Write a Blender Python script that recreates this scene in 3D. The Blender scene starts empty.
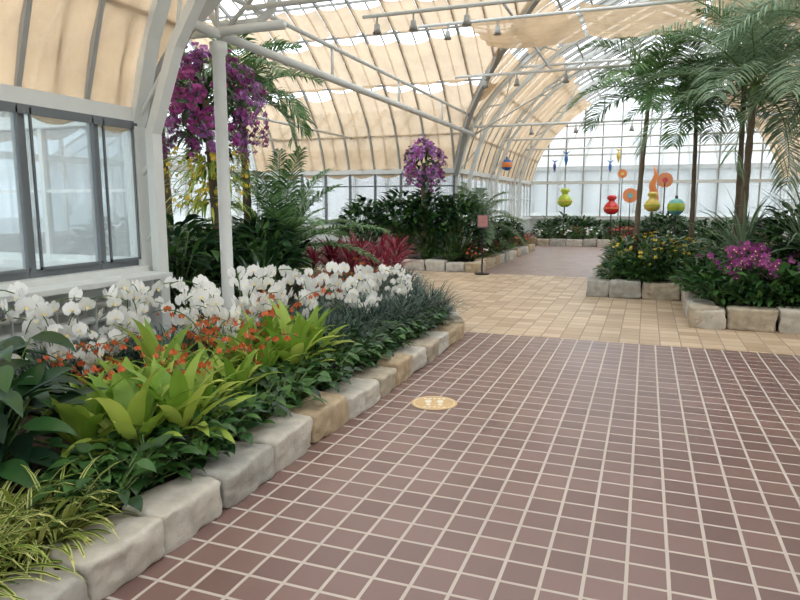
import bpy, math, random
from mathutils import Vector, noise
R = random.Random(11)
V = Vector
sc = bpy.context.scene
sc.view_settings.view_transform = 'Standard'
sc.view_settings.look = 'None'
COL = sc.collection

# ------------------------------------------------------------ utilities
def lin(c):
    return tuple(((x/255)/12.92 if x/255 <= .04045 else (((x/255)+.055)/1.055)**2.4) for x in c) + (1,)

class MB:
    def __init__(s): s.v=[]; s.f=[]; s.m=[]
    def add(s, vs, fs, mi=0):
        o=len(s.v); s.v.extend(tuple(v) for v in vs)
        for f in fs: s.f.append(tuple(i+o for i in f)); s.m.append(mi)
    def mesh(s, name, mats, smooth=True):
        me=bpy.data.meshes.new(name); me.from_pydata(s.v,[],s.f)
        for m in mats: me.materials.append(m)
        me.polygons.foreach_set('material_index', s.m)
        me.polygons.foreach_set('use_smooth',[smooth]*len(s.f))
        me.update(); return me

def obj(name, me, loc=(0,0,0), rz=0, sc_=1, parent=None):
    o=bpy.data.objects.new(name, me); o.location=loc; o.rotation_euler=(0,0,rz)
    o.scale=(sc_,)*3 if not isinstance(sc_,tuple) else sc_
    COL.objects.link(o)
    if parent: o.parent=parent
    return o
def empty(name, loc=(0,0,0)):
    o=bpy.data.objects.new(name,None); o.location=loc; o.empty_display_size=.2; COL.objects.link(o); return o

def box(mb, a, b, mi=0):
    x0,y0,z0=a; x1,y1,z1=b
    vs=[(x0,y0,z0),(x1,y0,z0),(x1,y1,z0),(x0,y1,z0),(x0,y0,z1),(x1,y0,z1),(x1,y1,z1),(x0,y1,z1)]
    mb.add(vs,[(0,3,2,1),(4,5,6,7),(0,1,5,4),(1,2,6,5),(2,3,7,6),(3,0,4,7)],mi)

def sweep(mb, pts, w, h, side, mi=0):
    pts=[V(p) for p in pts]; side=V(side).normalized(); vs=[];n=len(pts)
    for i,p in enumerate(pts):
        t=(pts[min(i+1,n-1)]-pts[max(i-1,0)]).normalized()
        up=t.cross(side).normalized()
        for a,b in((-1,-1),(1,-1),(1,1),(-1,1)): vs.append(p+side*(a*w/2)+up*(b*h/2))
    fs=[]
    for i in range(n-1):
        for k in range(4):
            fs.append((i*4+k,i*4+(k+1)%4,i*4+4+(k+1)%4,i*4+4+k))
    fs+= [(0,1,2,3),(n*4-1,n*4-2,n*4-3,n*4-4)]
    mb.add(vs,fs,mi)

def tube(mb, pts, rad, ns=6, mi=0):
    pts=[V(p) for p in pts]; n=len(pts)
    if not isinstance(rad,(list,tuple)): rad=[rad]*n
    vs=[];ref=None
    for i,p in enumerate(pts):
        t=(pts[min(i+1,n-1)]-pts[max(i-1,0)]).normalized()
        if ref is None: ref=t.orthogonal().normalized()
        ref=(ref-t*ref.dot(t)).normalized(); b=t.cross(ref)
        for k in range(ns):
            a=2*math.pi*k/ns; vs.append(p+(ref*math.cos(a)+b*math.sin(a))*rad[i])
    fs=[(i*ns+k,i*ns+(k+1)%ns,(i+1)*ns+(k+1)%ns,(i+1)*ns+k) for i in range(n-1) for k in range(ns)]
    fs+=[tuple(range(ns))[::-1],tuple((n-1)*ns+k for k in range(ns))]
    mb.add(vs,fs,mi)

def lathe(mb, prof, c=(0,0,0), ns=24, mi=0):
    vs=[];n=len(prof)
    for r,z in prof:
        for k in range(ns):
            a=2*math.pi*k/ns; vs.append((c[0]+r*math.cos(a),c[1]+r*math.sin(a),c[2]+z))
    fs=[(i*ns+k,i*ns+(k+1)%ns,(i+1)*ns+(k+1)%ns,(i+1)*ns+k) for i in range(n-1) for k in range(ns)]
    mb.add(vs,fs,mi)

# ------------------------------------------------------------ materials
def newmat(name):
    m=bpy.data.materials.new(name); m.use_nodes=True; nt=m.node_tree; nt.nodes.clear()
    out=nt.nodes.new('ShaderNodeOutputMaterial'); return m,nt,out
def N(nt,t,**k):
    n=nt.nodes.new(t)
    for a,b in k.items(): setattr(n,a,b)
    return n
def paint(name,c,rough=.5,metal=0,nz=.08,scale=6,bump=0):
    m,nt,out=newmat(name); L=nt.links
    p=N(nt,'ShaderNodeBsdfPrincipled'); p.inputs['Roughness'].default_value=rough; p.inputs['Metallic'].default_value=metal
    tc=N(nt,'ShaderNodeTexCoord'); no=N(nt,'ShaderNodeTexNoise'); no.inputs['Scale'].default_value=scale; no.inputs['Detail'].default_value=6
    L.new(tc.outputs['Object'],no.inputs['Vector'])
    mx=N(nt,'ShaderNodeMix',data_type='RGBA'); cc=lin(c)
    mx.inputs[6].default_value=tuple(x*(1-nz*2.2) for x in cc[:3])+(1,); mx.inputs[7].default_value=tuple(min(1,x*(1+nz)) for x in cc[:3])+(1,)
    L.new(no.outputs['Fac'],mx.inputs[0]); L.new(mx.outputs[2],p.inputs['Base Color'])
    if bump:
        b=N(nt,'ShaderNodeBump'); b.inputs['Strength'].default_value=bump; b.inputs['Distance'].default_value=.02
        L.new(no.outputs['Fac'],b.inputs['Height']); L.new(b.outputs[0],p.inputs['Normal'])
    L.new(p.outputs[0],out.inputs[0]); return m
def leaf(name,c1,c2,rough=.42,tr=.25,c3=None):
    m,nt,out=newmat(name); L=nt.links
    g=N(nt,'ShaderNodeNewGeometry'); cr=N(nt,'ShaderNodeValToRGB')
    cr.color_ramp.elements[0].color=lin(c1); cr.color_ramp.elements[1].color=lin(c2)
    if c3: e=cr.color_ramp.elements.new(.85); e.color=lin(c2); cr.color_ramp.elements[2].color=lin(c3)
    L.new(g.outputs['Random Per Island'],cr.inputs[0])
    p=N(nt,'ShaderNodeBsdfPrincipled'); p.inputs['Roughness'].default_value=rough; p.inputs['Specular IOR Level'].default_value=.4
    t=N(nt,'ShaderNodeBsdfTranslucent'); mx=N(nt,'ShaderNodeMixShader'); mx.inputs[0].default_value=tr
    L.new(cr.outputs[0],p.inputs['Base Color']); L.new(cr.outputs[0],t.inputs['Color'])
    L.new(p.outputs[0],mx.inputs[1]); L.new(t.outputs[0],mx.inputs[2]); L.new(mx.outputs[0],out.inputs[0]); return m
def tile(name,c1,c2,mort,size,msz,rough=.45,rowh=None):
    m,nt,out=newmat(name); L=nt.links
    tc=N(nt,'ShaderNodeTexCoord'); br=N(nt,'ShaderNodeTexBrick'); br.offset=0; br.squash=1
    br.inputs['Scale'].default_value=1; br.inputs['Brick Width'].default_value=size; br.inputs['Row Height'].default_value=rowh or size
    br.inputs['Mortar Size'].default_value=msz; br.inputs['Mortar Smooth'].default_value=.2
    br.inputs['Color1'].default_value=lin(c1); br.inputs['Color2'].default_value=lin(c2); br.inputs['Mortar'].default_value=lin(mort)
    L.new(tc.outputs['Object'],br.inputs['Vector'])
    no=N(nt,'ShaderNodeTexNoise'); no.inputs['Scale'].default_value=1.1; no.inputs['Detail'].default_value=8; L.new(tc.outputs['Object'],no.inputs['Vector'])
    mr=N(nt,'ShaderNodeMapRange'); mr.inputs[3].default_value=.8; mr.inputs[4].default_value=1.18; L.new(no.outputs['Fac'],mr.inputs[0])
    mx=N(nt,'ShaderNodeMix',data_type='RGBA',blend_type='MULTIPLY'); mx.inputs[0].default_value=1
    L.new(br.outputs['Color'],mx.inputs[6]); L.new(mr.outputs[0],mx.inputs[7])
    p=N(nt,'ShaderNodeBsdfPrincipled'); L.new(mx.outputs[2],p.inputs['Base Color'])
    r2=N(nt,'ShaderNodeMapRange'); r2.inputs[3].default_value=rough; r2.inputs[4].default_value=.85; L.new(br.outputs['Fac'],r2.inputs[0]); L.new(r2.outputs[0],p.inputs['Roughness'])
    b=N(nt,'ShaderNodeBump',invert=True); b.inputs['Strength'].default_value=.5; b.inputs['Distance'].default_value=.004
    L.new(br.outputs['Fac'],b.inputs['Height']); L.new(b.outputs[0],p.inputs['Normal']); L.new(p.outputs[0],out.inputs[0]); return m
def glassm(name,tint,fac=.08,haze=0):
    m,nt,out=newmat(name); L=nt.links
    t=N(nt,'ShaderNodeBsdfTransparent'); t.inputs[0].default_value=lin(tint)
    g=N(nt,'ShaderNodeBsdfGlossy'); g.inputs['Roughness'].default_value=.05
    mx=N(nt,'ShaderNodeMixShader'); mx.inputs[0].default_value=fac; L.new(t.outputs[0],mx.inputs[1]); L.new(g.outputs[0],mx.inputs[2])
    last=mx
    if haze:
        d=N(nt,'ShaderNodeBsdfDiffuse'); d.inputs[0].default_value=lin((226,230,230))
        tr=N(nt,'ShaderNodeBsdfTranslucent'); tr.inputs[0].default_value=lin((226,230,230)); a=N(nt,'ShaderNodeMixShader'); a.inputs[0].default_value=.5
        L.new(d.outputs[0],a.inputs[1]); L.new(tr.outputs[0],a.inputs[2])
        last=N(nt,'ShaderNodeMixShader'); last.inputs[0].default_value=haze
        L.new(mx.outputs[0],last.inputs[1]); L.new(a.outputs[0],last.inputs[2])
    L.new(last.outputs[0],out.inputs[0]); return m
def clothm(name,c,transp):
    m,nt,out=newmat(name); L=nt.links
    tc=N(nt,'ShaderNodeTexCoord'); no=N(nt,'ShaderNodeTexNoise'); no.inputs['Scale'].default_value=2.2; no.inputs['Detail'].default_value=7
    L.new(tc.outputs['Object'],no.inputs['Vector']); mx=N(nt,'ShaderNodeMix',data_type='RGBA'); cc=lin(c)
    mx.inputs[6].default_value=tuple(x*.6 for x in cc[:3])+(1,); mx.inputs[7].default_value=tuple(min(1,x*1.25) for x in cc[:3])+(1,); L.new(no.outputs['Fac'],mx.inputs[0])
    d=N(nt,'ShaderNodeBsdfDiffuse'); t=N(nt,'ShaderNodeBsdfTranslucent'); s=N(nt,'ShaderNodeBsdfTransparent'); s.inputs[0].default_value=lin((255,242,226))
    bp=N(nt,'ShaderNodeBump'); bp.inputs['Strength'].default_value=.7; bp.inputs['Distance'].default_value=.12; L.new(no.outputs['Fac'],bp.inputs['Height'])
    for q in(d,t): L.new(mx.outputs[2],q.inputs[0]); L.new(bp.outputs[0],q.inputs['Normal'])
    a=N(nt,'ShaderNodeMixShader'); a.inputs[0].default_value=.6; L.new(d.outputs[0],a.inputs[1]); L.new(t.outputs[0],a.inputs[2])
    b=N(nt,'ShaderNodeMixShader'); b.inputs[0].default_value=transp; L.new(a.outputs[0],b.inputs[1]); L.new(s.outputs[0],b.inputs[2])
    L.new(b.outputs[0],out.inputs[0]); return m

M_white=paint('white_steel',(214,217,214),.45,0,.05)
M_raft=paint('glazing_bar',(160,160,156),.5,0,.06)
M_dark=paint('dark_frame',(104,110,114),.5)
M_wall=paint('wall_paint',(210,213,210),.6)
M_black=paint('black_metal',(25,25,27),.4)
M_soil=paint('soil',(58,42,32),.95,0,.3,20,.8)
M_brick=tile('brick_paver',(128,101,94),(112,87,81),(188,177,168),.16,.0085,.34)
M_tan=tile('tan_paver',(202,180,152),(170,144,117),(158,142,124),.21,.007,.5)
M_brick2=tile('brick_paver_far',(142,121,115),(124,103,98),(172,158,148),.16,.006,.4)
M_glass=glassm('glass_roof',(246,250,252),.05)
M_gwin=glassm('glass_window',(228,236,238),.10,.22)
M_gend=glassm('glass_end',(238,241,243),.06,.10)
M_cloth=clothm('shade_cloth',(206,180,148),.13)
M_out=paint('ground_outside',(208,208,206),.9)
M_bark=paint('bark',(112,98,80),.9,0,.3,14,.8)
M_stones=[paint('limestone_grey',(172,169,161),.85,0,.26,9,1.0),paint('limestone_pale',(196,190,178),.85,0,.24,8,1.0),paint('limestone_gold',(184,164,134),.85,0,.26,9,1.0),paint('limestone_tan',(182,170,150),.85,0,.26,10,1.0)]
G_dark=leaf('leaf_dark',(26,52,28),(54,92,48),.34,.15)
G_deep=leaf('leaf_deep',(22,46,32),(42,74,48),.4,.15)
G_mid=leaf('leaf_mid',(46,82,38),(84,126,60),.4,.25)
G_lime=leaf('leaf_lime',(118,156,54),(204,216,108),.45,.35)
G_mondo=leaf('leaf_mondo',(36,58,50),(78,104,88),.42,.12)
G_var=leaf('leaf_variegated',(160,172,76),(228,224,154),.45,.3)
G_varg=leaf('leaf_variegated_green',(60,100,40),(96,130,56),.45,.3)
G_palm=leaf('leaf_palm',(58,98,54),(116,152,94),.45,.35)
G_palmb=leaf('leaf_palm_blue',(88,116,88),(146,168,134),.5,.4)
G_red=leaf('leaf_red',(96,32,46),(170,62,82),.45,.35)
G_stem=paint('stem',(86,112,56),.5)
P_white=leaf('petal_white',(238,238,236),(255,255,253),.5,.3)
P_lip=leaf('petal_lip',(226,206,130),(240,222,160),.5,.2)
P_or=leaf('petal_orange',(200,84,46),(232,126,80),.5,.25)
P_pur=leaf('petal_purple',(140,76,154),(206,150,212),.5,.3)
P_pink=leaf('petal_magenta',(128,46,112),(184,86,166),.5,.3)
P_yel=leaf('petal_yellow',(216,184,50),(244,218,90),.5,.3)

# ------------------------------------------------------------ building shell
PR=[(1,2.3),(.97,2.85),(.91,3.5),(.8,4.15),(.64,4.85),(.48,5.36),(.24,5.9),(0,6.4)]
def prof(s):
    for (a,za),(b,zb) in zip(PR,PR[1:]):
        if s>=b: t=(a-s)/(a-b); return za+(zb-za)*t
    return 6.4
W=4.4; Y0,Y1=4.9,15.5; YC=10.2; HW=5.3; YE=26.5; YB=-2.7; XE=10.0
def PT(kind,sgn,u,s,dz=0):
    z=prof(max(0,min(1,s)))+dz
    if kind=='n': return V((sgn*W*s,u,z))
    return V((u,YC+sgn*HW*s,z))
def lim(kind,u):
    if kind=='n': return min(1,abs(u-YC)/HW)
    return min(1,abs(u)/W)
def ulist(kind):
    if kind=='n':
        r=[Y0-7.6*i/12 for i in range(12,0,-1)]+[Y0+ (YC-Y0)*i/8 for i in range(8)]+[YC+(Y1-YC)*i/8 for i in range(8)]+[Y1+(YE-Y1)*i/16 for i in range(17)]
    else:
        h=[W*i/7 for i in range(8)]+[W+(XE-W)*i/8 for i in range(1,9)]
        r=[-x for x in h[::-1]]+h[1:]
    return r
glass=MB(); cloth=MB(); raft=MB()
NS=16
for kind in('n','t'):
    U=ulist(kind)
    for sg in(-1,1):
        for i,u in enumerate(U):
            m=lim(kind,u)
            side=(0,1,0) if kind=='n' else (1,0,0)
            if m>.03: sweep(raft,[PT(kind,sg,u,m*k/NS,-.03) for k in range(NS+1)],.045,.07,side)
            if i==len(U)-1: continue
            u2=U[i+1]; m2=lim(kind,u2)
            um=(u+u2)/2; mm_=(m+m2)/2
            if mm_>.05: sweep(raft,[PT(kind,sg,um,mm_*k/NS,.0) for k in range(NS+1)],.022,.03,side)
            vs=[PT(kind,sg,a,mm*k/NS,.01) for k in range(NS+1) for a,mm in((u,m),(u2,m2))]
            glass.add(vs,[(2*k,2*k+1,2*k+3,2*k+2) for k in range(NS)])
            if kind=='n':
                bands=[(1,.36)] if u<Y0-.1 else ([(1,.66),(.6,.42)] if u<Y1-.1 else [(1,.5)])
            else:
                bands=[(1,.80),(.77,.60),(.55,.43)]
                if R.random()<.4: bands.append((.38,.27))
            for hi,smin in bands:
                smin+=R.uniform(-.018,.018)
                if max(m,m2)<=smin+.01: continue
                a0,a1=max(min(m,hi),smin),max(min(m2,hi),smin); NN=10 if hi-smin<.3 else 20; CC=6; vs=[]
                for k in range(NN+1):
                    for c in range(CC+1):
                        f=c/CC; uu=u+(u2-u)*(.02+.96*f); mm=a0+(a1-a0)*f; s=smin+(mm-smin)*k/NN
                        sag=-.09-.06*math.sin(math.pi*f)-.045*abs(math.sin(math.pi*k/NN*(1.5 if NN==10 else 3.5)))*math.sin(math.pi*(.1+.8*f))
                        vs.append(PT(kind,sg,uu,s,sag))
                cloth.add(vs,[(k*(CC+1)+c,k*(CC+1)+c+1,(k+1)*(CC+1)+c+1,(k+1)*(CC+1)+c) for k in range(NN) for c in range(CC)])
        for s in(1,.94,.785,.575,.42,.3,.14,0):
            rr=.05 if s in(1,0) else .03
            d=HW*s if kind=='n' else W*s
            if kind=='n': segs=[(YB,YC-d),(YC+d,YE)]
            else: segs=[(-XE,-d),(d,XE)]
            for a,b in segs:
                if b-a>.05: sweep(raft,[PT(kind,sg,a,s,-.06),PT(kind,sg,b,s,-.06)],rr*1.3,rr*1.3,(0,0,1))
for sx in(-1,1):
    for sy in(-1,1):
        sweep(raft,[V((sx*W*k/NS,YC+sy*HW*k/NS,prof(k/NS)-.12)) for k in range(NS+1)],.1,.16,(HW*sy,-W*sx,0))
obj('ceiling',glass.mesh('ceiling',[M_glass]))
obj('roof_shade_cloth',cloth.mesh('roof_shade_cloth',[M_cloth]))
obj('roof_rafters',raft.mesh('roof_rafters',[M_raft],False))
mb=MB()
for (x0,x1,ya,yb,z) in((-3.0,-1.2,11.0,12.7,4.55),(-1.15,.7,11.0,12.8,4.6),(.75,2.8,11.0,12.6,4.55)):
    nx,ny=12,16; vs=[]
    for i in range(nx+1):
        for j in range(ny+1):
            a=i/nx;b=j/ny
            vs.append((x0+(x1-x0)*a,ya+(yb-ya)*b+.08*math.sin(a*9),z-.12*math.sin(math.pi*a)-.09*abs(math.sin(b*11))))
    mb.add(vs,[(i*(ny+1)+j,(i+1)*(ny+1)+j,(i+1)*(ny+1)+j+1,i*(ny+1)+j+1) for i in range(nx) for j in range(ny)])
obj('shade_curtain',mb.mesh('shade_curtain',[M_cloth]))

def arch(name,y,leg=True,tie=None,dp=lambda k:.36):
    mb=MB()
    for sg in(-1,1):
        outer=[V((sg*W*k/20,y,prof(k/20)-.12)) for k in range(20,-1,-1)]
        inner=[]
        for k,p in enumerate(outer):
            t=(outer[min(k+1,20)]-outer[max(k-1,0)]).normalized(); n=V((-t.z,0,t.x))
            if n.x*sg>.01: n=-n
            if k==20: n=V((0,0,-1))
            inner.append(p+n*dp(k))
        sweep(mb,outer,.16,.12,(0,1,0))
        x0=inner[0].x
        inn=[V((x0,y,.1)),V((x0,y,1.6))]+inner if leg else inner
        sweep(mb,inn,.12,.08,(0,1,0))
        if leg: sweep(mb,[V((sg*(W-.02),y,.0)),outer[0]],.16,.14,(0,1,0))
        for k in range(0,20,3):
            tube(mb,[outer[k],inner[min(20,k+1)]],.018); tube(mb,[inner[min(20,k+1)],outer[min(20,k+3)]],.018)
        if leg:
            for z in(.5,1.1,1.7): tube(mb,[V((sg*W,y,z)),V((x0,y,z+.2))],.02)
    if tie:
        for z in tie:
            s=max(q/100 for q in range(101) if prof(q/100)>=z)*W
            tube(mb,[(-s,y,z),(s,y,z)],.03,8)
        tube(mb,[(0,y,tie[0]),(0,y,6.2)],.022)
        for x in(-2,2): tube(mb,[(x,y,tie[0]),(x*.5,y,5.3)],.018)
    return obj(name,mb.mesh(name,[M_white],False))
arch('arch_truss',Y0-.06,tie=[3.6],dp=lambda k:.22+.5*min(1,k/6))
arch('arch_truss',Y1+.1,tie=[3.3,4.6])
arch('arch_truss',19.2,tie=[3.3],dp=lambda k:.22)
arch('arch_truss',22.9,tie=[3.3],dp=lambda k:.22)
arch('arch_truss',0.2,tie=None,dp=lambda k:.22)

for sx in(-1,1):
    mb=MB(); x=sx*3.93
    lathe(mb,[(.0,0),(.1,0),(.1,.06),(.062,.1),(.062,2.9),(.085,2.93),(.085,3.02),(.0,3.02)],(x,5.5,0),16)
    obj('steel_column',mb.mesh('steel_column',[M_white]))
    mb=MB()
    tube(mb,[(x,5.0,3.1),(x,15.5,3.1)],.05,8); tube(mb,[(x,5.0,3.5),(x,15.5,3.5)],.028,8)
    for i in range(0,5): tube(mb,[(x,5.5+i*2.45,3.1),(x,5.5+i*2.45,3.5)],.02,5)
    obj('girder',mb.mesh('girder',[M_white]))
mb=MB()
for y,z in((5.5,3.3),(8.2,3.9),(12.6,3.9),(10.4,4.3)):
    tube(mb,[(-3.6,y,z),(3.6,y,z)],.026,8)
for x in(-2.2,2.2): tube(mb,[(x,5.3,4.5),(x,15.5,4.5)],.026,8)
tube(mb,[(-3.9,15.4,3.1),(-1.2,12.6,3.9)],.02)
tube(mb,[(-3.93,5.5,3.05),(-2.2,5.5,4.5)],.022)
for x in(-7,-9): tube(mb,[(x,Y0,3.1),(x,Y1,3.1)],.028,8)
obj('tie_rods',mb.mesh('tie_rods',[M_white]))
mb=MB()
tube(mb,[(-4.1,5.62,3.9),(-4.1,5.62,3.35),(-4.0,5.62,3.2),(-3.55,5.62,3.2),(-3.4,5.62,3.3),(-3.4,5.62,4.3)],.045,10)
tube(mb,[(-4.25,5.5,3.12),(-3.2,5.5,3.12)],.045,8)
obj('sprinkler_pipe',mb.mesh('sprinkler_pipe',[M_white]))
for (x,y,z) in((-3.4,8.2,3.8),(-2.9,8.2,3.8),(-2.2,8.2,3.8),(-1.5,12.6,3.8),(.4,12.6,3.8),(-3.0,12.6,3.8),(-2.4,12.6,3.8),(-2.3,10.4,4.2),(-3.1,10.4,4.2),(-1.6,15.6,3.2),(-2.6,15.6,3.2),(-.4,15.6,3.2)):
    mb=MB(); tube(mb,[(0,0,.1),(0,0,-.02)],.012); lathe(mb,[(0,0),(.035,-.01),(.04,-.07),(.06,-.13),(.05,-.125),(0,-.1)],ns=14)
    obj('flood_lamp',mb.mesh('flood_lamp',[M_raft]),(x,y,z))

def wall(name,p,q,side_top=2.3,mull=.7,gable=None,gm=M_gend,frame=M_white,sill=.93,mid=True,mw=.025,midz=1.6):
    p=V((p[0],p[1],0)); q=V((q[0],q[1],0)); L=(q-p).length; d=(q-p)/L; nrm=V((-d.y,d.x,0))
    w=MB()
    def bx(a,b,z0,z1,t,mi,zt=None):
        A=p+d*a; B=p+d*b
        vs=[A-nrm*t+V((0,0,z0)),B-nrm*t+V((0,0,z0)),B+nrm*t+V((0,0,z0)),A+nrm*t+V((0,0,z0)),
            A-nrm*t+V((0,0,z1)),B-nrm*t+V((0,0,z1 if zt is None else zt)),B+nrm*t+V((0,0,z1 if zt is None else zt)),A+nrm*t+V((0,0,z1))]
        w.add(vs,[(0,3,2,1),(4,5,6,7),(0,1,5,4),(1,2,6,5),(2,3,7,6),(3,0,4,7)],mi)
    bx(0,L,0,sill-.08,.08,0); bx(0,L,sill-.08,sill,.14,0)
    bx(0,L,side_top-.08,side_top+.04,.06,1)
    n=max(1,round(L/mull)); g=L/n
    for i in range(n+1):
        a=i*g; top=side_top if not gable else gable(a)
        bx(max(0,a-mw),min(L,a+mw),sill,top,.035,2)
        if i<n:
            t1=side_top if not gable else gable(a); t2=side_top if not gable else gable(a+g)
            bx(a,a+g,sill,t1,.004,3,t2)
    bx(0,L,sill,sill+.06,.03,2)
    if gable:
        for z in(3.3,4.4,5.4):
            xs=[k*L/60 for k in range(61) if gable(k*L/60)>=z]
            if xs: bx(xs[0],xs[-1],z,z+.06,.03,1)
        for k in range(40): 
            A=p+d*(k*L/40)+V((0,0,gable(k*L/40)-.05)); B=p+d*((k+1)*L/40)+V((0,0,gable((k+1)*L/40)-.05))
            sweep(w,[A,B],.12,.1,nrm,1)
    elif mid: bx(0,L,midz,midz+.03,.02,2)
    return obj(name,w.mesh(name,[M_wall,M_white,frame,gm],False))
for sx,nm in((-1,'wall_left'),(1,'wall_right')):
    wall(nm,(sx*W,YB),(sx*W,4.35),frame=M_dark,gm=M_gwin,mid=False,mull=.705,mw=.03)
    wall(nm,(sx*W,4.35),(sx*W,4.82),frame=M_dark,gm=M_gwin,mid=False,mull=.5,mw=.025)
    mb=MB(); X=sx*4.35
    for i in range(11):
        y=YB+.705*i; 
        a,b=(min(X,X-sx*.02),max(X,X-sx*.02))
        ye=y+.705 if i<10 else 4.8
        box(mb,(a,y+.05,.99),(b,y+.065,2.2)); box(mb,(a,ye-.065,.99),(b,ye-.05,2.2)); box(mb,(a,y+.05,.99),(b,ye-.05,1.01))
    box(mb,(a,YB,2.15),(b,4.8,2.22))
    obj('window_sashes',mb.mesh('window_sashes',[M_dark],False))
    mb=MB(); a,b=sorted((sx*4.3,sx*3.98)); box(mb,(a,YB+.05,.84),(b,4.75,.88))
    obj('window_ledge',mb.mesh('window_ledge',[M_wall],False))
wall('wall_left_far',(-W,Y1),(-W,YE)); wall('wall_right_far',(W,Y1),(W,YE))
for sx,nm in((-1,'left'),(1,'right')):
    wall('wall_transept_near_'+nm,(sx*XE,Y0),(sx*(W+.1),Y0),frame=M_white,mull=1.1)
    wall('wall_transept_far_'+nm,(sx*XE,Y1),(sx*W,Y1),frame=M_dark,midz=1.9)
    wall('wall_transept_end_'+nm,(sx*XE,Y0),(sx*XE,Y1),gable=lambda a:prof(abs(a-HW)/HW))
wall('wall_end',(-W,YE),(W,YE),gable=lambda a:prof(abs(a-W)/W),frame=M_raft)
wall('wall_back',(-W,YB),(W,YB),gable=lambda a:prof(abs(a-W)/W))
mb=MB()
for z in(.42,.54,.66): tube(mb,[(-4.24,YB+.2,z),(-4.24,4.7,z)],.03,8)
for i in range(38): box(mb,(-4.29,YB+.3+i*.19,.38),(-4.2,YB+.31+i*.19,.72))
obj('finned_heating_pipes',mb.mesh('finned_heating_pipes',[M_white],False))

f=MB()
def rect(x0,y0,x1,y1,mi): f.add([(x0,y0,0),(x1,y0,0),(x1,y1,0),(x0,y1,0)],[(0,1,2,3)],mi)
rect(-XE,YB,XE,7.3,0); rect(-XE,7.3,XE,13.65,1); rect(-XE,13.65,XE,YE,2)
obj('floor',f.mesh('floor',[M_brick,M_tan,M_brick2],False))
g=MB(); g.add([(-60,-40,-.03),(60,-40,-.03),(60,90,-.03),(-60,90,-.03)],[(0,1,2,3)]); obj('ground',g.mesh('ground',[M_out]))

M_pg=paint('pale_glass',(196,200,200),.3)
def annex(x0,y0,x1,y1):
    mb=MB(); box(mb,(x0,y0,0),(x1,y1,1.0),0); 
    n=int((x1-x0)/1.2)
    for i in range(n+1):
        x=x0+(x1-x0)*i/n; box(mb,(x-.04,y0-.04,1),(x+.04,y0+.04,3.2),2)
    box(mb,(x0,y0-.05,3.1),(x1,y0+.05,3.3),2); box(mb,(x0,y0+.1,1),(x1,y0+.2,3.2),1)
    yc=(y0+y1)/2; mb.add([(x0,y0,3.2),(x1,y0,3.2),(x1,yc,5),(x0,yc,5)],[(0,1,2,3)],1)
    for i in range(n+1):
        x=x0+(x1-x0)*i/n; sweep(mb,[(x,y0,3.25),(x,yc,5.05)],.07,.07,(1,0,0),2)
    obj('neighbouring_greenhouse',mb.mesh('ng',[M_wall,M_pg,M_raft],False))
annex(-14,34,14,42); annex(-24,21,-6,27)

mb=MB(); n=48
vs=[(.175*math.cos(2*math.pi*k/n),.175*math.sin(2*math.pi*k/n),.003) for k in range(n)]; mb.add(vs,[tuple(range(n))],0)
for r0,r1,z in((.15,.156,.0045),):
    vs=[(r*math.cos(2*math.pi*k/n),r*math.sin(2*math.pi*k/n),z) for k in range(n) for r in(r0,r1)]
    mb.add(vs,[(2*k,2*k+1,(2*k+3)%(2*n),(2*k+2)%(2*n)) for k in range(n)],1)
for sx in(-1,1):
    for cy,rx,ry in((.03,.026,.045),(-.045,.02,.024)):
        mb.add([(sx*.045+rx*math.cos(a*.5236),cy+ry*math.sin(a*.5236),.0045) for a in range(12)],[tuple(range(12))],1)
for k in range(5):
    x=-.08+k*.035; box(mb,(x,.095,.003),(x+.024,.115,.0045),1); box(mb,(x,-.112,.003),(x+.024,-.098,.0045),1)
obj('floor_sticker',mb.mesh('floor_sticker',[paint('sticker_gold',(212,178,126),.5),paint('sticker_white',(236,226,204),.5)],False),(-1.43,4.54,0),.3)

# ------------------------------------------------------------ beds
import bmesh
def stone_mesh(seed,l,w,h,mat):
    mb=MB(); rr=random.Random(seed); off=V((rr.random()*50,rr.random()*50,rr.random()*50)); n=12; e=14
    idx={}; vs=[];fs=[]
    def vid(i,j,k):
        key=(i,j,k)
        if key not in idx:
            p=V((i/n*2-1,j/n*2-1,k/n*2-1)); m=(abs(p.x)**e+abs(p.y)**e+abs(p.z)**e)**(1/e); p=p/m
            q=V((p.x*l/2,p.y*w/2,p.z*h/2)); nn=noise.noise_vector(q*3.5+off)*.026+noise.noise_vector(q*11+off)*.013+noise.noise_vector(q*32+off)*.009
            nn.z*=.5 if p.z>.8 else 1
            vs.append(q+nn); idx[key]=len(vs)-1
        return idx[key]
    for a in range(n):
        for b in range(n):
            for c in(0,n):
                fs.append((vid(a,b,c),vid(a+1,b,c),vid(a+1,b+1,c),vid(a,b+1,c)))
                fs.append((vid(a,c,b),vid(a+1,c,b),vid(a+1,c,b+1),vid(a,c,b+1)))
                fs.append((vid(c,a,b),vid(c,a+1,b),vid(c,a+1,b+1),vid(c,a,b+1)))
    mb.add(vs,fs); me=mb.mesh('stone',[mat])
    bm=bmesh.new(); bm.from_mesh(me); bmesh.ops.recalc_face_normals(bm,faces=bm.faces); bm.to_mesh(me); bm.free()
    return me
sid=0
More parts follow.
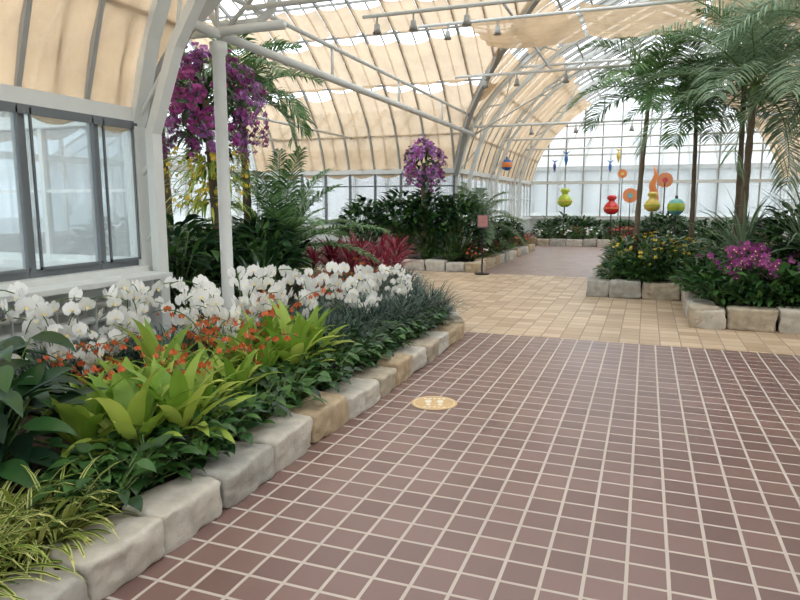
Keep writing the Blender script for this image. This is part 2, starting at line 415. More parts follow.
def border(name,path,h=.2,w=.27,lmin=.4,lmax=.62,seq=None):
    global sid
    e=empty(name); c=0
    for a,b in zip(path,path[1:]):
        a=V(a);b=V(b);L=(b-a).length; d=(b-a)/L; ang=math.atan2(d.y,d.x); t=0
        while t<L-.12:
            l=min(R.uniform(lmin,lmax),L-t)
            if L-t-l<.2: l=L-t
            sid+=1; hh=h*R.uniform(.85,1.12); mi=seq[c] if seq and c<len(seq) else R.choice([0,1,1,0,3,2])
            me=stone_mesh(sid,l*.97,w*R.uniform(.9,1.1),hh,M_stones[mi])
            m=a+d*(t+l/2); nx=V((-d.y,d.x))*(w*.5)
            obj('stone_%d'%(c+1),me,(m.x+nx.x,m.y+nx.y,hh/2-.01),ang+R.uniform(-.05,.05),parent=e)
            t+=l; c+=1
def soil(name,poly,z=.14):
    mb=MB(); n=len(poly)
    mb.add([(x,y,0) for x,y in poly]+[(x,y,z) for x,y in poly],[tuple(range(n,2*n))]+[(i,(i+1)%n,n+(i+1)%n,n+i) for i in range(n)])
    obj(name,mb.mesh(name,[M_soil],False))
border('limestone_border',[(-1.85,.4),(-1.85,7.0),(-2.15,7.75),(-3.35,9.6),(-3.9,11.6),(-9.7,11.6)],h=.19,seq=[0,1,0,1,1,0,1,2,1,3,2,1,3,1,2,3,1],lmin=.36,lmax=.54)
soil('planting_bed',[(-2.0,.4),(-2.0,7.0),(-2.3,7.65),(-3.5,9.5),(-4.0,11.45),(-9.85,11.45),(-9.85,5.1),(-4.3,5.1),(-4.3,.4)])
border('limestone_border',[(-3.3,21),(-3.3,13.8),(-9.5,13.8)][::-1],h=.24,seq=None)
soil('planting_bed',[(-3.45,21),(-3.45,13.95),(-9.8,13.95),(-9.8,15.35),(-4.3,15.35),(-4.3,21)])
border('limestone_border',[(-.85,17),(-.85,10.8),(.57,10.8),(.57,8.5),(9.5,8.5)],h=.27,w=.3,lmin=.34,lmax=.56)
soil('planting_bed',[(-.7,17),(-.7,10.95),(.72,10.95),(.72,8.65),(9.8,8.65),(9.8,15.3),(4.3,15.3),(4.3,17)])
border('limestone_border',[(-4.2,23.3),(4.2,23.3)],h=.26)
soil('planting_bed',[(-4.25,23.45),(4.25,23.45),(4.25,26.3),(-4.25,26.3)])

# ------------------------------------------------------------ plant kit
def blade(mb,p,az,el,L,Wd,droop,mi=0,n=5,shape='lance',fold=.15,roll=0,two=False,stripe=None):
    p=V(p); side0=V((-math.sin(az),math.cos(az),0)); pts=[];ws=[];ups=[]
    q=p.copy()
    for i in range(n+1):
        t=i/n; e=el-droop*t*t
        if shape=='lance': w=math.sin(math.pi*min(1,(t*.93+.07))**.85)
        elif shape=='strap': w=(.55+.45*math.sin(math.pi*min(1,t*1.0)))*(1-t**6)
        elif shape=='ovate': w=math.sin(math.pi*(t**.62)) if t<1 else 0
        d=V((math.cos(az)*math.cos(e),math.sin(az)*math.cos(e),math.sin(e)))
        pts.append(q.copy()); ws.append(max(.0,w)*Wd/2+.0006); 
        up=d.cross(side0)*-1; ups.append((d,up)); q=q+d*(L/n)
    vs=[];fs=[]
    for i in range(n+1):
        d,up=ups[i]; up=V((0,0,1)) if up.length<1e-6 else up
        if up.z<0: up=-up
        s=side0*math.cos(roll)+up*math.sin(roll)
        if two: vs+= [pts[i]-s*ws[i],pts[i]+s*ws[i]]
        else:
            k=up*(fold*ws[i]*2); vs+=[pts[i]-s*ws[i]+k,pts[i],pts[i]+s*ws[i]+k]
    c=2 if two else 3
    for i in range(n):
        for j in range(c-1): fs.append((i*c+j,i*c+j+1,(i+1)*c+j+1,(i+1)*c+j))
    mb.add(vs,fs,mi); return q
def petal(mb,c,u,n,L,Wd,mi,cup=.15):
    w=u.cross(n).normalized()
    P=[c, c+u*L*.35-w*Wd*.38+n*L*cup*.5, c+u*L*.75-w*Wd*.5+n*L*cup*.6, c+u*L+n*L*cup*.2, c+u*L*.75+w*Wd*.5+n*L*cup*.6, c+u*L*.35+w*Wd*.38+n*L*cup*.5, c+u*L*.6]
    mb.add(P,[(0,1,6,5),(1,2,6),(2,3,6),(3,4,6),(4,5,6)],mi)
def flower(mb,c,face,size,mp,ml,wide=1.0):
    n=face.normalized(); up=V((0,0,1))-n*n.z
    if up.length<.05: up=V((1,0,0))
    up.normalize(); rt=up.cross(n)
    for a in(90,215,325):
        r=math.radians(a+R.uniform(-8,8)); petal(mb,c-n*.003,(rt*math.cos(r)+up*math.sin(r)),n,size*.5,size*.34*wide,mp,-.05)
    for a in(12,168):
        r=math.radians(a+R.uniform(-6,6)); petal(mb,c,(rt*math.cos(r)+up*math.sin(r)),n,size*.52,size*.52*wide,mp,.12)
    petal(mb,c+n*.006,(n*.7-up*.6).normalized(),(up*.7+n*.6).normalized(),size*.26,size*.2,ml,.3)
def rdir(zmin=-1,zmax=1):
    z=R.uniform(zmin,zmax); a=R.uniform(0,2*math.pi); r=math.sqrt(max(0,1-z*z)); return V((r*math.cos(a),r*math.sin(a),z))

def m_grass(nb,L,Wd,mats,spread=.12,el=(.7,1.4),dr=(1.2,2.2)):
    mb=MB()
    for i in range(nb):
        a=R.uniform(0,6.283); r=spread*math.sqrt(R.random())
        blade(mb,(r*math.cos(a),r*math.sin(a),0),a+R.uniform(-.5,.5),R.uniform(*el),L*R.uniform(.7,1.1),Wd*R.uniform(.8,1.2),R.uniform(*dr),R.randrange(len(mats)),n=6,shape='strap',two=True)
    return mb.mesh('grass_clump',mats)
def m_spider():
    mb=MB()
    for i in range(80):
        a=R.uniform(0,6.283); e=R.uniform(.3,1.3); L=R.uniform(.24,.44); dr=R.uniform(1.2,2.3); w=R.uniform(.016,.024)
        blade(mb,(0.04*math.cos(a),.04*math.sin(a),0),a,e,L,w,dr,0,n=7,shape='strap',two=True)
        blade(mb,(0.04*math.cos(a),.04*math.sin(a),.0025),a,e,L*.99,w*.4,dr,1,n=7,shape='strap',two=True)
    return mb.mesh('spider_plant',[G_var,G_varg])
def m_broad(nl,H,L,Wd,mats,spread=.15,el=(-.3,.7)):
    mb=MB()
    for i in range(nl):
        a=R.uniform(0,6.283); h=H*R.uniform(.35,1); r=spread*R.uniform(.3,1.6)
        top=V((r*math.cos(a),r*math.sin(a),h)); tube(mb,[(0.02*math.cos(a),.02*math.sin(a),0),top*.55+V((0,0,h*.12)),top],.004,4,len(mats)-1)
        blade(mb,top,a+R.uniform(-.5,.5),R.uniform(*el),L*R.uniform(.7,1.1),Wd*R.uniform(.8,1.1),R.uniform(.5,1.2),R.randrange(len(mats)-1),n=6,shape='ovate',fold=.14,roll=R.uniform(-.3,.3))
    return mb.mesh('broad_leaf_plant',mats)
def m_rosette(nl,L,Wd,mats,el=(.5,1.4),dr=(.5,1.4),shape='lance',z0=0.0,stem=None):
    mb=MB()
    if stem: tube(mb,[(0,0,0),(0,0,stem)],.015,6,len(mats)-1)
    for i in range(nl):
        a=i*2.4+R.uniform(-.3,.3); t=i/nl
        blade(mb,(0.03*math.cos(a),.03*math.sin(a),z0+t*.06+(stem or 0)*R.uniform(.5,1)),a,el[0]+(el[1]-el[0])*t+R.uniform(-.15,.15),L*R.uniform(.75,1.1),Wd*R.uniform(.85,1.15),R.uniform(*dr),0,n=7,shape=shape,fold=.16,roll=R.uniform(-.2,.2))
    return mb.mesh('rosette',mats)
def m_orchid(pm,H=.6,nst=3,nf=8,fs=.085,lf=True,lipm=None,wide=1.0):
    mb=MB()
    if lf:
        for i in range(6): blade(mb,(0,0,.02),i*1.05+R.uniform(-.3,.3),R.uniform(.2,.8),R.uniform(.2,.32),.07,R.uniform(.6,1.3),0,n=5,shape='strap',fold=.2)
    for s in range(nst):
        az=R.uniform(0,6.283); h=H*R.uniform(.75,1.15); q=V((0,0,0)); pts=[q.copy()]; N_=16; st=h*1.45/N_
        for i in range(N_):
            t=i/N_; e=1.45-(max(0,t-.4)/.6)*2.0
            q=q+V((math.cos(az)*math.cos(e),math.sin(az)*math.cos(e),math.sin(e)))*st; pts.append(q.copy())
        tube(mb,pts,.0035,4,1)
        for k in range(nf):
            t=.45+.53*k/(nf-1); p=pts[int(t*N_)]; sd=1 if k%2 else -1
            s_=V((-math.sin(az),math.cos(az),0))*sd
            fc=(s_*.7+V((math.cos(az),math.sin(az),0))*.6+V((0,0,-.05))+rdir()*.35)
            c=p+s_*fs*.35+V((0,0,R.uniform(-.03,.02))); flower(mb,c,fc,fs*R.uniform(.85,1.1)*(1-.25*t*(k==nf-1)),2,3,wide)
    return mb.mesh('orchid',[G_dark,G_stem,pm,lipm or P_lip])
def frond(mb,p,az,el,L,droop,nl,lL,lW,ml=0,ms=1,vee=.35,n=14):
    p=V(p); pts=[];tg=[]; q=p.copy()
    for i in range(n+1):
        t=i/n; e=el-droop*t**1.5; d=V((math.cos(az)*math.cos(e),math.sin(az)*math.cos(e),math.sin(e)))
        pts.append(q.copy()); tg.append(d); q=q+d*(L/n)
    tube(mb,pts,[.012*(1-.8*i/n)*(L/1.4) for i in range(n+1)],4,ms)
    side=V((-math.sin(az),math.cos(az),0))
    for k in range(nl):
        t=.14+.85*k/(nl-1); x=t*n; i=min(n-1,int(x)); c=pts[i].lerp(pts[i+1],x-i); d=tg[i]; up=side.cross(d); 
        if up.z<0: up=-up
        l=lL*math.sin(math.pi*(.12+.84*t))**.6*R.uniform(.85,1.1)
        for sg in(-1,1):
            dd=(side*sg*1.0+d*(.35+.7*t)+up*vee+rdir()*.12).normalized()
            a=c; b=c+dd*l*.5; e_=c+dd*l*.95+V((0,0,-l*R.uniform(.18,.42)))
            m_=b.lerp(e_,.5)+V((0,0,l*.03))
            wv=(d-dd*d.dot(dd)).normalized(); h=lW/2
            mb.add([a-wv*h*.5,a+wv*h*.5,b-wv*h,b+wv*h,m_-wv*h*.75,m_+wv*h*.75,e_],[(0,1,3,2),(2,3,5,4),(4,5,6)],ml)
def m_palm(H,nf,L,lL,lW,lm,trunk_r=.05,el=(-.1,1.3),dr=(.9,1.7),nl=34,lean=.1,vee=.3):
    mb=MB(); a=R.uniform(0,6.28); top=V((lean*math.cos(a),lean*math.sin(a),H))
    if H>.15:
        n=18; pts=[V((top.x*(i/n)**2,top.y*(i/n)**2,H*i/n)) for i in range(n+1)]
        tube(mb,pts,[trunk_r*(1.2-.4*i/n)*(1.12 if i%2 else .95) for i in range(n+1)],9,2)
        tube(mb,[top-V((0,0,.25)),top+V((0,0,.02))],[trunk_r*.9,trunk_r*1.15],8,1)
    for i in range(nf):
        t=i/(nf-1); frond(mb,top+rdir()*.02,i*2.4+R.uniform(-.25,.25),el[0]+(el[1]-el[0])*t+R.uniform(-.1,.1),L*R.uniform(.8,1.1),R.uniform(*dr),nl,lL,lW,0,1,vee)
    return mb.mesh('palm',[lm,G_stem,M_bark])
def m_bush(rx,rz,nl,L,Wd,mats,fl=None,nf=0,fsz=.05,shape='lance'):
    mb=MB(); ms=len(mats)-1
    for i in range(nl):
        d=rdir(-.35,1); k=R.uniform(.45,1)**.6; p=V((d.x*rx*k,d.y*rx*k,rz*(.5+.5*d.z*k)))
        az=math.atan2(d.y,d.x)+R.uniform(-.8,.8)
        blade(mb,p,az,R.uniform(-.3,.9),L*R.uniform(.7,1.15),Wd*R.uniform(.8,1.15),R.uniform(.4,1.3),R.randrange(ms),n=4,shape=shape,fold=.14,roll=R.uniform(-.4,.4))
        if i%7==0: tube(mb,[(0,0,0),(p.x*.5,p.y*.5,p.z*.6),tuple(p)],.007,4,ms)
    for i in range(nf):
        d=rdir(-.1,1); p=V((d.x*rx,d.y*rx,rz*(.5+.55*d.z))); flower(mb,p,d+V((0,0,.2)),fsz*R.uniform(.8,1.2),ms+1,ms+1)
    return mb.mesh('bush',list(mats)+([fl] if fl else []))

def scatter(parent,name,meshes,pts,z=.13,s=(.85,1.15)):
    for i,(x,y) in enumerate(pts):
        obj('%s_%d'%(name,i+1),R.choice(meshes),(x,y,z),R.uniform(0,6.28),R.uniform(*s),parent)
def line(a,b,n,jx=.1,jy=.1):
    return [(a[0]+(b[0]-a[0])*(i+.5)/n+R.uniform(-jx,jx),a[1]+(b[1]-a[1])*(i+.5)/n+R.uniform(-jy,jy)) for i in range(n)]

# --- left bed
e=empty('variegated_spider_plants'); ms=[m_spider() for _ in range(3)]
scatter(e,'spider_plant',ms,line((-2.2,.9),(-2.2,1.95),6,.04,.03)+line((-2.45,.9),(-2.45,2.0),5,.05,.04)+line((-2.75,1.0),(-2.7,1.9),4,.05),s=(.85,1.15))
e=empty('peace_lilies'); ms=[m_broad(46,.74,.3,.13,[G_dark,G_deep,G_stem],.2) for _ in range(2)]
scatter(e,'peace_lily',ms,[(-3.0,2.15),(-3.35,2.35),(-3.15,1.75),(-3.6,2.0),(-2.8,2.0)],s=(.85,1.1))
e=empty('lime_dracaenas'); ms=[m_rosette(22,.4,.078,[G_lime,G_stem],stem=.12) for _ in range(3)]
scatter(e,'dracaena',ms,[(-2.62,2.4),(-2.4,2.5),(-2.8,2.65),(-2.5,2.8),(-2.85,2.95),(-2.4,3.05),(-2.65,3.2),(-2.95,3.35),(-2.45,3.45),(-2.75,3.6),(-2.5,3.85),(-2.8,4.0),(-2.45,4.2),(-2.75,4.35),(-2.5,4.55),(-2.3,2.75)],s=(.9,1.25))
e=empty('pothos_groundcover'); ms=[m_broad(46,.24,.115,.065,[G_mid,G_dark,G_stem],.14,(-.4,.6)) for _ in range(3)]
scatter(e,'pothos',ms,line((-2.2,2.05),(-2.2,6.9),30,.05,.05)+line((-2.4,2.1),(-2.35,6.2),24,.08,.06),s=(.8,1.1))
e=empty('mondo_grass'); ms=[m_grass(130,.52,.010,[G_mondo],.14) for _ in range(3)]
scatter(e,'mondo',ms,line((-2.6,4.6),(-2.3,7.1),14,.08,.08)+line((-2.95,4.5),(-2.55,7.2),13,.1,.08)+line((-3.3,4.6),(-2.9,7.3),10)+line((-3.8,3.2),(-3.3,4.6),10)+line((-3.3,3.6),(-3.0,4.6),6)+line((-3.2,7.6),(-2.6,7.5),4)+[(-2.35,7.25),(-2.5,7.5),(-3.0,8.2),(-3.3,8.7),(-3.4,9.3),(-3.6,8.3)],s=(.85,1.15))
e=empty('white_orchids'); ms=[m_orchid(P_white,.56,n_,7,.105,wide=1.2) for n_ in(2,3,2,3,1)]
cl=[(-3.7,3.1,3),(-3.45,3.3,2),(-3.55,3.75,3),(-3.5,4.35,4),(-3.05,4.0,3),(-3.15,4.75,4),(-3.35,5.3,2),(-2.95,5.45,2),(-3.2,6.1,2),(-2.75,6.15,4),(-2.6,6.8,3),(-3.0,6.9,2),(-3.8,3.9,1)]
pts=[]
for x,y,n_ in cl:
    for k in range(n_): pts.append((x+R.uniform(-.13,.13),y+R.uniform(-.13,.13)))
scatter(e,'white_orchid',ms,pts,z=.18,s=(.72,1.2))
e=empty('orange_orchids'); ms=[m_orchid(P_or,.5,3,8,.048,lipm=P_or) for _ in range(2)]
scatter(e,'orange_orchid',ms,[(-3.0,3.6),(-2.85,3.2),(-3.1,4.0),(-2.75,4.2),(-2.5,3.1),(-2.6,2.8),(-3.4,3.3),(-3.2,3.0),(-2.9,3.8),(-2.8,4.7),(-3.1,4.5),(-2.45,3.7),(-3.4,6.9),(-3.6,7.2),(-3.8,7.4),(-3.7,6.8),(-3.55,7.5),(-3.75,7.8),(-3.4,7.9)],s=(.9,1.2))
e=empty('dark_foliage_shrubs'); ms=[m_bush(.42,.9,280,.22,.06,[G_dark,G_deep,G_mid,G_stem]) for _ in range(2)]+[m_rosette(30,.9,.06,[G_dark,G_stem],el=(.7,1.5),dr=(.6,1.6))]
scatter(e,'shrub',ms,[(-3.95,6.1),(-4.1,6.5),(-4.5,7.0),(-4.8,6.3),(-5.3,6.9),(-4.9,7.6),(-5.7,7.8),(-5.6,8.7),(-6.2,7.0),(-6.5,8.4),(-5.9,9.2),(-7.2,7.6),(-7.4,9),(-6.6,10),(-5.9,6.2),(-5.0,6.0)],s=(1.0,1.4))
e=empty('red_cordylines'); ms=[m_rosette(42,.36,.032,[G_red,G_stem],stem=.45,dr=(.5,1.5),el=(.2,1.4)) for _ in range(3)]
scatter(e,'cordyline',ms,[(-4.0,8.6),(-3.9,9.2),(-3.75,9.8),(-3.95,10.3),(-4.1,10.9),(-4.35,9.7),(-4.5,10.3),(-4.6,10.9),(-5.2,11.1),(-5.3,10.4),(-5.0,10.0),(-4.6,9.2),(-4.4,8.8),(-4.95,11.2),(-4.75,10.5),(-5.1,9.5),(-4.2,9.2),(-5.0,10.6),(-3.8,9.5),(-4.15,10.1)],s=(.85,1.3))
obj('cycad_palm',m_palm(.75,20,1.5,.34,.024,G_palm,.11,el=(.15,1.45),dr=(.6,1.2),nl=46),(-4.75,7.9,.1),.4)
obj('cycad_palm',m_palm(.5,14,1.2,.32,.022,G_palm,.11,el=(.1,1.4),dr=(.7,1.4),nl=40),(-5.9,9.9,.1),1.4)
obj('palm_tree',m_palm(2.85,18,1.2,.42,.03,G_palm,.055,el=(-.2,1.4),dr=(1.0,1.7)),(-5.15,7.75,.1),.4)
obj('palm_tree',m_palm(3.0,12,1.3,.45,.03,G_palm,.06,el=(-.1,1.35),dr=(1.0,1.7)),(-7.2,8.6,.1),2.4)

def m_orchid_mass(rx,rz,nst,nf,fs,pm,extra,pm2=None):
    mb=MB()
    for i in range(150):
        d=rdir(-1,.9); p=V((d.x*rx*.5,d.y*rx*.5,d.z*rz*.6)); blade(mb,p,math.atan2(d.y,d.x),R.uniform(-.6,.9),R.uniform(.2,.36),.05,R.uniform(.8,1.8),0,n=5,shape='strap')
    for i in range(extra):
        a=R.uniform(0,6.28); z=-rz*R.uniform(.6,1.5); rr=rx*R.uniform(.1,.55); blade(mb,(rr*math.cos(a),rr*math.sin(a),z),a,R.uniform(-.5,.5),R.uniform(.2,.4),.03,R.uniform(1.2,2.2),4,n=6,shape='strap')
        if i%2==0: flower(mb,V((rr*1.7*math.cos(a),rr*1.7*math.sin(a),z)),V((math.cos(a),math.sin(a),.1)),.065,5,5)
    for i in range(nst):
        d=rdir(-.75,1); base=V((d.x*rx*.4,d.y*rx*.4,d.z*rz*.5)); mid=V((d.x*rx*.85,d.y*rx*.85,d.z*rz*.85+.1)); end=V((d.x*rx*1.1,d.y*rx*1.1,d.z*rz*.95-.06))
        pts=[base,base.lerp(mid,.5)+V((0,0,.04)),mid,mid.lerp(end,.5)+V((0,0,.02)),end]; tube(mb,pts,.004,4,1)
        m_=R.choice([2,2,3]) 
        for k in range(nf):
            t=1.2+2.8*k/(nf-1); j=min(3,int(t)); c=pts[j].lerp(pts[j+1],t-j)+rdir()*.05; flower(mb,c,d+rdir()*.5,fs*R.uniform(.8,1.15),m_,3)
    return mb.mesh('orchid_mass',[G_dark,G_stem,pm,P_pink,G_lime,P_yel])
e=empty('purple_orchid_tree'); obj('orchids',m_orchid_mass(.66,.74,105,7,.095,P_pur,230),(-4.85,6.5,2.55),0,1,e)
mb=MB(); tube(mb,[(-4.85,6.5,.1),(-4.8,6.55,1.2),(-4.85,6.5,2.7)],[.07,.055,.04],9); obj('trunk',mb.mesh('trunk',[M_bark]),parent=e)
e=empty('purple_orchid_topiary'); obj('orchids',m_orchid_mass(.48,.64,85,7,.092,P_pur,0),(-4.8,14.3,2.3),0,1,e)
mb=MB(); tube(mb,[(-4.8,14.3,.1),(-4.8,14.3,2.4)],[.06,.05],9); obj('trunk',mb.mesh('trunk',[M_bark]),parent=e)

# --- back left bed
e=empty('ficus_shrubs'); msb=[m_bush(.6,1.55,520,.24,.1,[G_dark,G_deep,G_mid,G_stem],shape='ovate') for _ in range(2)]
scatter(e,'ficus',msb,[(-4.7,14.45),(-5.4,14.5),(-4.05,14.5),(-6.4,14.5)],s=(.95,1.15))
scatter(e,'ficus_small',msb,[(-3.85,16.5),(-3.85,18.2),(-3.85,20)],s=(.5,.65))
e=empty('mixed_flower_border'); ms=[m_bush(.3,.4,140,.13,.035,[G_mid,G_dark,G_stem],P_white,24,.07),m_bush(.3,.4,140,.13,.035,[G_red,G_mid,G_stem],P_or,14,.06),m_bush(.3,.4,150,.13,.035,[G_mid,G_dark,G_stem])]
scatter(e,'flower_clump',ms,line((-3.65,14.3),(-3.65,20.8),14,.08)+line((-3.9,15),(-3.9,20.8),8,.08)+line((-3.9,14.2),(-8.5,14.3),8),s=(.9,1.3))
obj('palm_tree',m_palm(.9,16,1.2,.35,.03,G_palmb,.06,el=(-.1,1.4),nl=36),(-3.75,15.6,.1),.6)

# --- far end bed
e=empty('end_bed_plants')
scatter(e,'clump',[ms[0],ms[2],ms[0],ms[2],ms[1]],line((-3.9,23.9),(3.9,23.9),16,.1)+line((-3.8,24.6),(3.8,24.6),14,.1),s=(1.0,1.5))
mlow=[m_bush(.5,.8,260,.22,.07,[G_dark,G_mid,G_stem]) for _ in range(2)]
scatter(e,'shrub',mlow,line((-3.7,25.2),(3.7,25.2),12,.1),s=(.9,1.2))

# --- right bed
e=empty('right_bed_groundcover'); ms2=[m_bush(.34,.5,190,.17,.05,[G_mid,G_dark,G_stem]),m_bush(.34,.42,190,.14,.04,[G_dark,G_mid,G_stem]),m_broad(34,.4,.18,.09,[G_mid,G_dark,G_stem],.16)]
scatter(e,'clump',ms2,line((-.45,11.2),(.7,11.2),6,.05)+line((-.4,12.6),(-.4,16.7),9)+line((.9,8.95),(3.4,8.95),9)+line((.95,9.3),(.9,10.9),5)+line((1.2,9.4),(3.4,9.5),7),s=(.85,1.25))
e=empty('yellow_flower_shrubs'); scatter(e,'shrub',[m_bush(.4,.8,260,.14,.04,[G_mid,G_dark,G_stem],P_yel,30,.06)],[(.1,11.6),(.65,11.5),(.35,11.3),(-.3,11.9)],s=(.9,1.15))
e=empty('right_bed_shrubs'); scatter(e,'shrub',mlow+msb,[(.3,12.4),(1.1,12.2),(1.4,11.3),(1.9,10.2),(2.6,10.0),(.5,13.4),(1.5,13.2),(.4,15),(1.6,15),(2.7,11.2),(3.3,10.2),(2.4,12.5),(3.5,12.5),(4.4,10.5),(5.4,10)],s=(.75,1.15))
e=empty('magenta_orchids'); ms=[m_orchid(P_pink,.55,3,7,.08,wide=1.1) for _ in range(2)]+[m_orchid(P_pur,.6,3,7,.08,wide=1.1)]
scatter(e,'magenta_orchid',ms,[(1.05,9.1),(1.3,9.5),(1.5,9.0),(1.85,9.3),(1.2,9.9),(1.65,9.7),(2.3,9.4),(2.1,9.0),(2.7,9.2),(1.0,9.6),(1.4,9.25)],z=.22,s=(.75,1.3))
ee=m_broad(18,.6,.36,.24,[G_dark,G_mid,G_stem],.3)
obj('elephant_ear_plant',ee,(1.8,9.0,.13)); obj('elephant_ear_plant',ee,(2.6,9.0,.13),1)
pm1=m_palm(3.2,15,1.35,.5,.028,G_palm,.04,el=(-.1,1.35),dr=(1.0,1.7),nl=32)
obj('palm_tree',pm1,(-.15,11.7,.1),0); obj('palm_tree',pm1,(.75,12.4,.1),2,.95); obj('palm_tree',pm1,(1.4,12.0,.1),4,1.08)
pm2=m_palm(3.0,17,1.95,.6,.022,G_palmb,.05,el=(-.15,1.4),dr=(.9,1.8),nl=42)
obj('palm_tree',pm2,(1.3,10.6,.1),1,1.0); obj('palm_tree',pm2,(2.35,10.0,.1),3.3,1.08); obj('palm_tree',pm2,(3.2,11.2,.1),5,1.05)
e=empty('dracaena_marginata'); md=m_rosette(60,1.1,.032,[G_palmb,G_stem],el=(.1,1.45),dr=(.7,1.7),shape='strap')
for x,y,z in((1.95,9.6,.9),(2.6,9.9,1.2),(1.3,10.3,.7)):
    obj('crown',md,(x,y,z),R.random()*6,1,e); q=MB(); tube(q,[(x,y,.1),(x,y,z+.05)],.04,8); obj('trunk',q.mesh('trunk',[M_bark]),parent=e)

# --- glass garden art
def glz(n,c): return paint(n,c,.15,0,.12,3)
gl={'lime':glz('glass_lime',(180,200,66)),'red':glz('glass_red',(200,44,46)),'orange':glz('glass_orange',(224,134,72)),'yellow':glz('glass_yellow',(222,196,90)),'aqua':glz('glass_aqua',(110,180,176)),'blue':glz('glass_blue',(46,104,172)),'violet':glz('glass_violet',(76,76,150))}
def vase(x,y,z,c,s=1,c2=None):
    mb=MB(); lathe(mb,[(0,-.3),(.12,-.29),(.24,-.2),(.27,-.08),(.2,.06),(.11,.14),(.1,.18),(.17,.26),(.15,.34),(.06,.37),(0,.37)],ns=20)
    lathe(mb,[(.275,-.1),(.28,-.08),(.275,-.06)],ns=20,mi=2)
    tube(mb,[(0,0,-z/s+.1),(0,0,-.28)],.02,6,1); obj('glass_vase_sculpture',mb.mesh('vase',[gl[c],M_black,gl[c2 or c]]),(x,y,z),0,s)
def ball(x,y,z,c,r,c2,hang=None,nm='glass_ball_ornament'):
    mb=MB(); pr=[(r*math.sin(math.pi*i/14),-r*math.cos(math.pi*i/14)) for i in range(15)]
    lathe(mb,pr[:6],ns=20,mi=0); lathe(mb,pr[5:10],ns=20,mi=1); lathe(mb,pr[9:],ns=20,mi=0)
    lathe(mb,[(0,r+.06),(.03,r+.05),(.03,r-.02)],ns=10,mi=2)
    if hang: tube(mb,[(0,0,r),(0,0,hang-z)],.008,5,2)
    else: tube(mb,[(0,0,-z+.1),(0,0,-r*.97)],.015,6,2)
    obj(nm,mb.mesh('ball',[gl[c],gl[c2],M_black]),(x,y,z))
vase(-2.75,24,1.65,'lime',1.0,'yellow'); vase(-1.15,23.9,1.4,'red',1.0,'orange'); vase(.1,14.4,1.5,'yellow',.6,'lime')
ball(.55,14.3,1.42,'aqua',.17,'lime'); ball(-3.9,19.25,2.6,'blue',.17,'orange',hang=3.25)
def disc(x,y,z,r,c1,c2):
    mb=MB(); n=24
    for (ra,rb,mi,yy) in((0,.35,1,-.03),(.35,1,0,0)):
        vs=[]
        for k in range(n):
            a=6.2832*k/n; w=1+.08*(k%2)*(rb==1)
            for q,w2 in((ra,1),(rb,w)): vs.append((q*r*w2*math.cos(a),yy,q*r*w2*math.sin(a)))
        mb.add(vs,[(2*k,2*k+1,(2*k+3)%(2*n),(2*k+2)%(2*n)) for k in range(n)],mi)
    tube(mb,[(0,.01,-z+.1),(0,.01,0)],.015,6,2); obj('glass_flower_disc',mb.mesh('disc',[gl[c1],gl[c2],M_black]),(x,y,z))
disc(-.55,23.8,1.75,.24,'orange','aqua'); disc(-.85,24.2,2.5,.15,'orange','yellow'); disc(.35,15.8,2.0,.16,'orange','red')
mb=MB()
tube(mb,[(0,0,0),(.04,0,.25),(-.03,0,.5),(.05,0,.75),(.0,0,.95)],[.12,.1,.08,.05,.01],12,0); tube(mb,[(0,0,-1.2),(0,0,0)],.02,6,1)
obj('orange_glass_spire',mb.mesh('spire',[gl['orange'],M_black]),(.12,16.6,1.4))
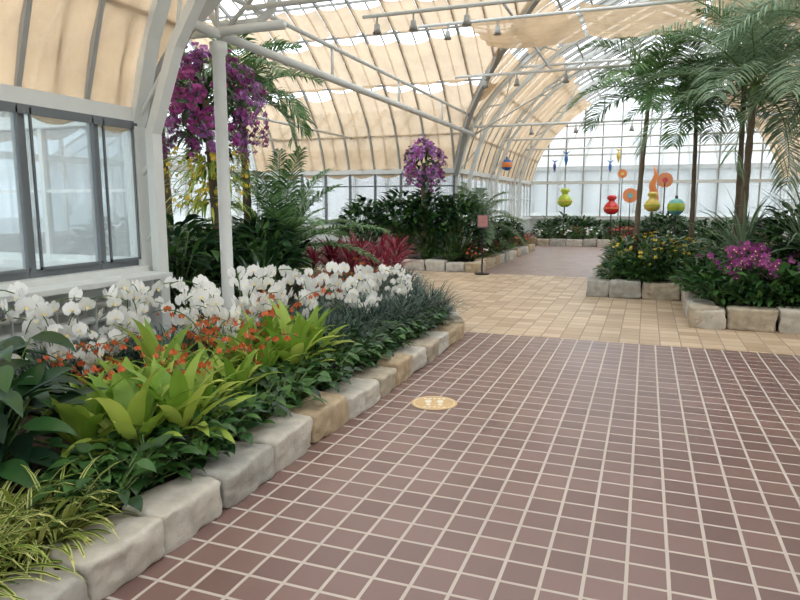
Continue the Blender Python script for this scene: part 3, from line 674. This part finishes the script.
for x,y,z,c in((-3.0,22.9,2.75,'violet'),(-1.2,22.9,2.7,'blue'),(-.8,19.2,2.8,'yellow'),(-2.2,19.2,2.75,'blue')):
    mb=MB(); lathe(mb,[(0,-.3),(.03,-.2),(.07,-.05),(.05,.08),(0,.12)],ns=12)
    mb.add([(0,0,.1),(-.16,0,.26),(0,.02,.18),(.16,0,.26)],[(0,1,2),(0,2,3)])
    tube(mb,[(0,0,.1),(0,0,(3.3-z)/.8)],.006,4,1); obj('hanging_glass_fish',mb.mesh('fish',[gl[c],M_black]),(x,y,z),0,.8)

# sign on post
mb=MB(); lathe(mb,[(0,0),(.16,0),(.16,.02),(.02,.03)],ns=18); tube(mb,[(0,0,.02),(0,0,1.05)],.016,8)
box(mb,(-.02,-.02,1.0),(.02,.02,1.1))
mb.add([(-.12,-.07,.98),(.12,-.07,.98),(.12,.07,1.26),(-.12,.07,1.26),(-.12,-.05,.97),(.12,-.05,.97),(.12,.09,1.25),(-.12,.09,1.25)],[(0,1,2,3),(4,7,6,5),(0,4,5,1),(1,5,6,2),(2,6,7,3),(3,7,4,0)],0)
mb.add([(-.1,-.066,1.005),(.1,-.066,1.005),(.1,.058,1.24),(-.1,.058,1.24)],[(0,1,2,3)],1)
obj('sign_stand',mb.mesh('sign_stand',[M_black,paint('sign_face',(150,96,90),.5)],False),(-3.2,13.45,0),.3)
mb=MB(); tube(mb,[(0,0,0),(0,0,.14)],.005); box(mb,(-.06,-.005,.12),(.06,.005,.2)); 
lm=mb.mesh('label',[M_black],False)
for x,y in((-2.12,2.5),(-2.15,4.2)): obj('plant_label',lm,(x,y,.16),.4)

# ------------------------------------------------------------ light & camera
w=bpy.data.worlds.new('world'); sc.world=w; w.use_nodes=True; nt=w.node_tree; nt.nodes.clear()
o=nt.nodes.new('ShaderNodeOutputWorld'); b=nt.nodes.new('ShaderNodeBackground'); 
b.inputs[0].default_value=(.95,.975,1,1); b.inputs[1].default_value=3.0; nt.links.new(b.outputs[0],o.inputs[0])
s=bpy.data.lights.new('overcast_sun','SUN'); s.energy=.9; s.angle=math.radians(50); s.color=(1,.99,.97)
so=bpy.data.objects.new('overcast_sun',s); so.rotation_euler=(math.radians(25),math.radians(15),0); COL.objects.link(so)
cam=bpy.data.cameras.new('camera'); cam.lens=29.25; cam.sensor_width=36; cam.clip_start=.05; cam.clip_end=300
co=bpy.data.objects.new('camera',cam); co.location=(0,0,1.5); co.rotation_euler=(math.radians(90-8.5),0,math.radians(20.6)); COL.objects.link(co)
sc.camera=co
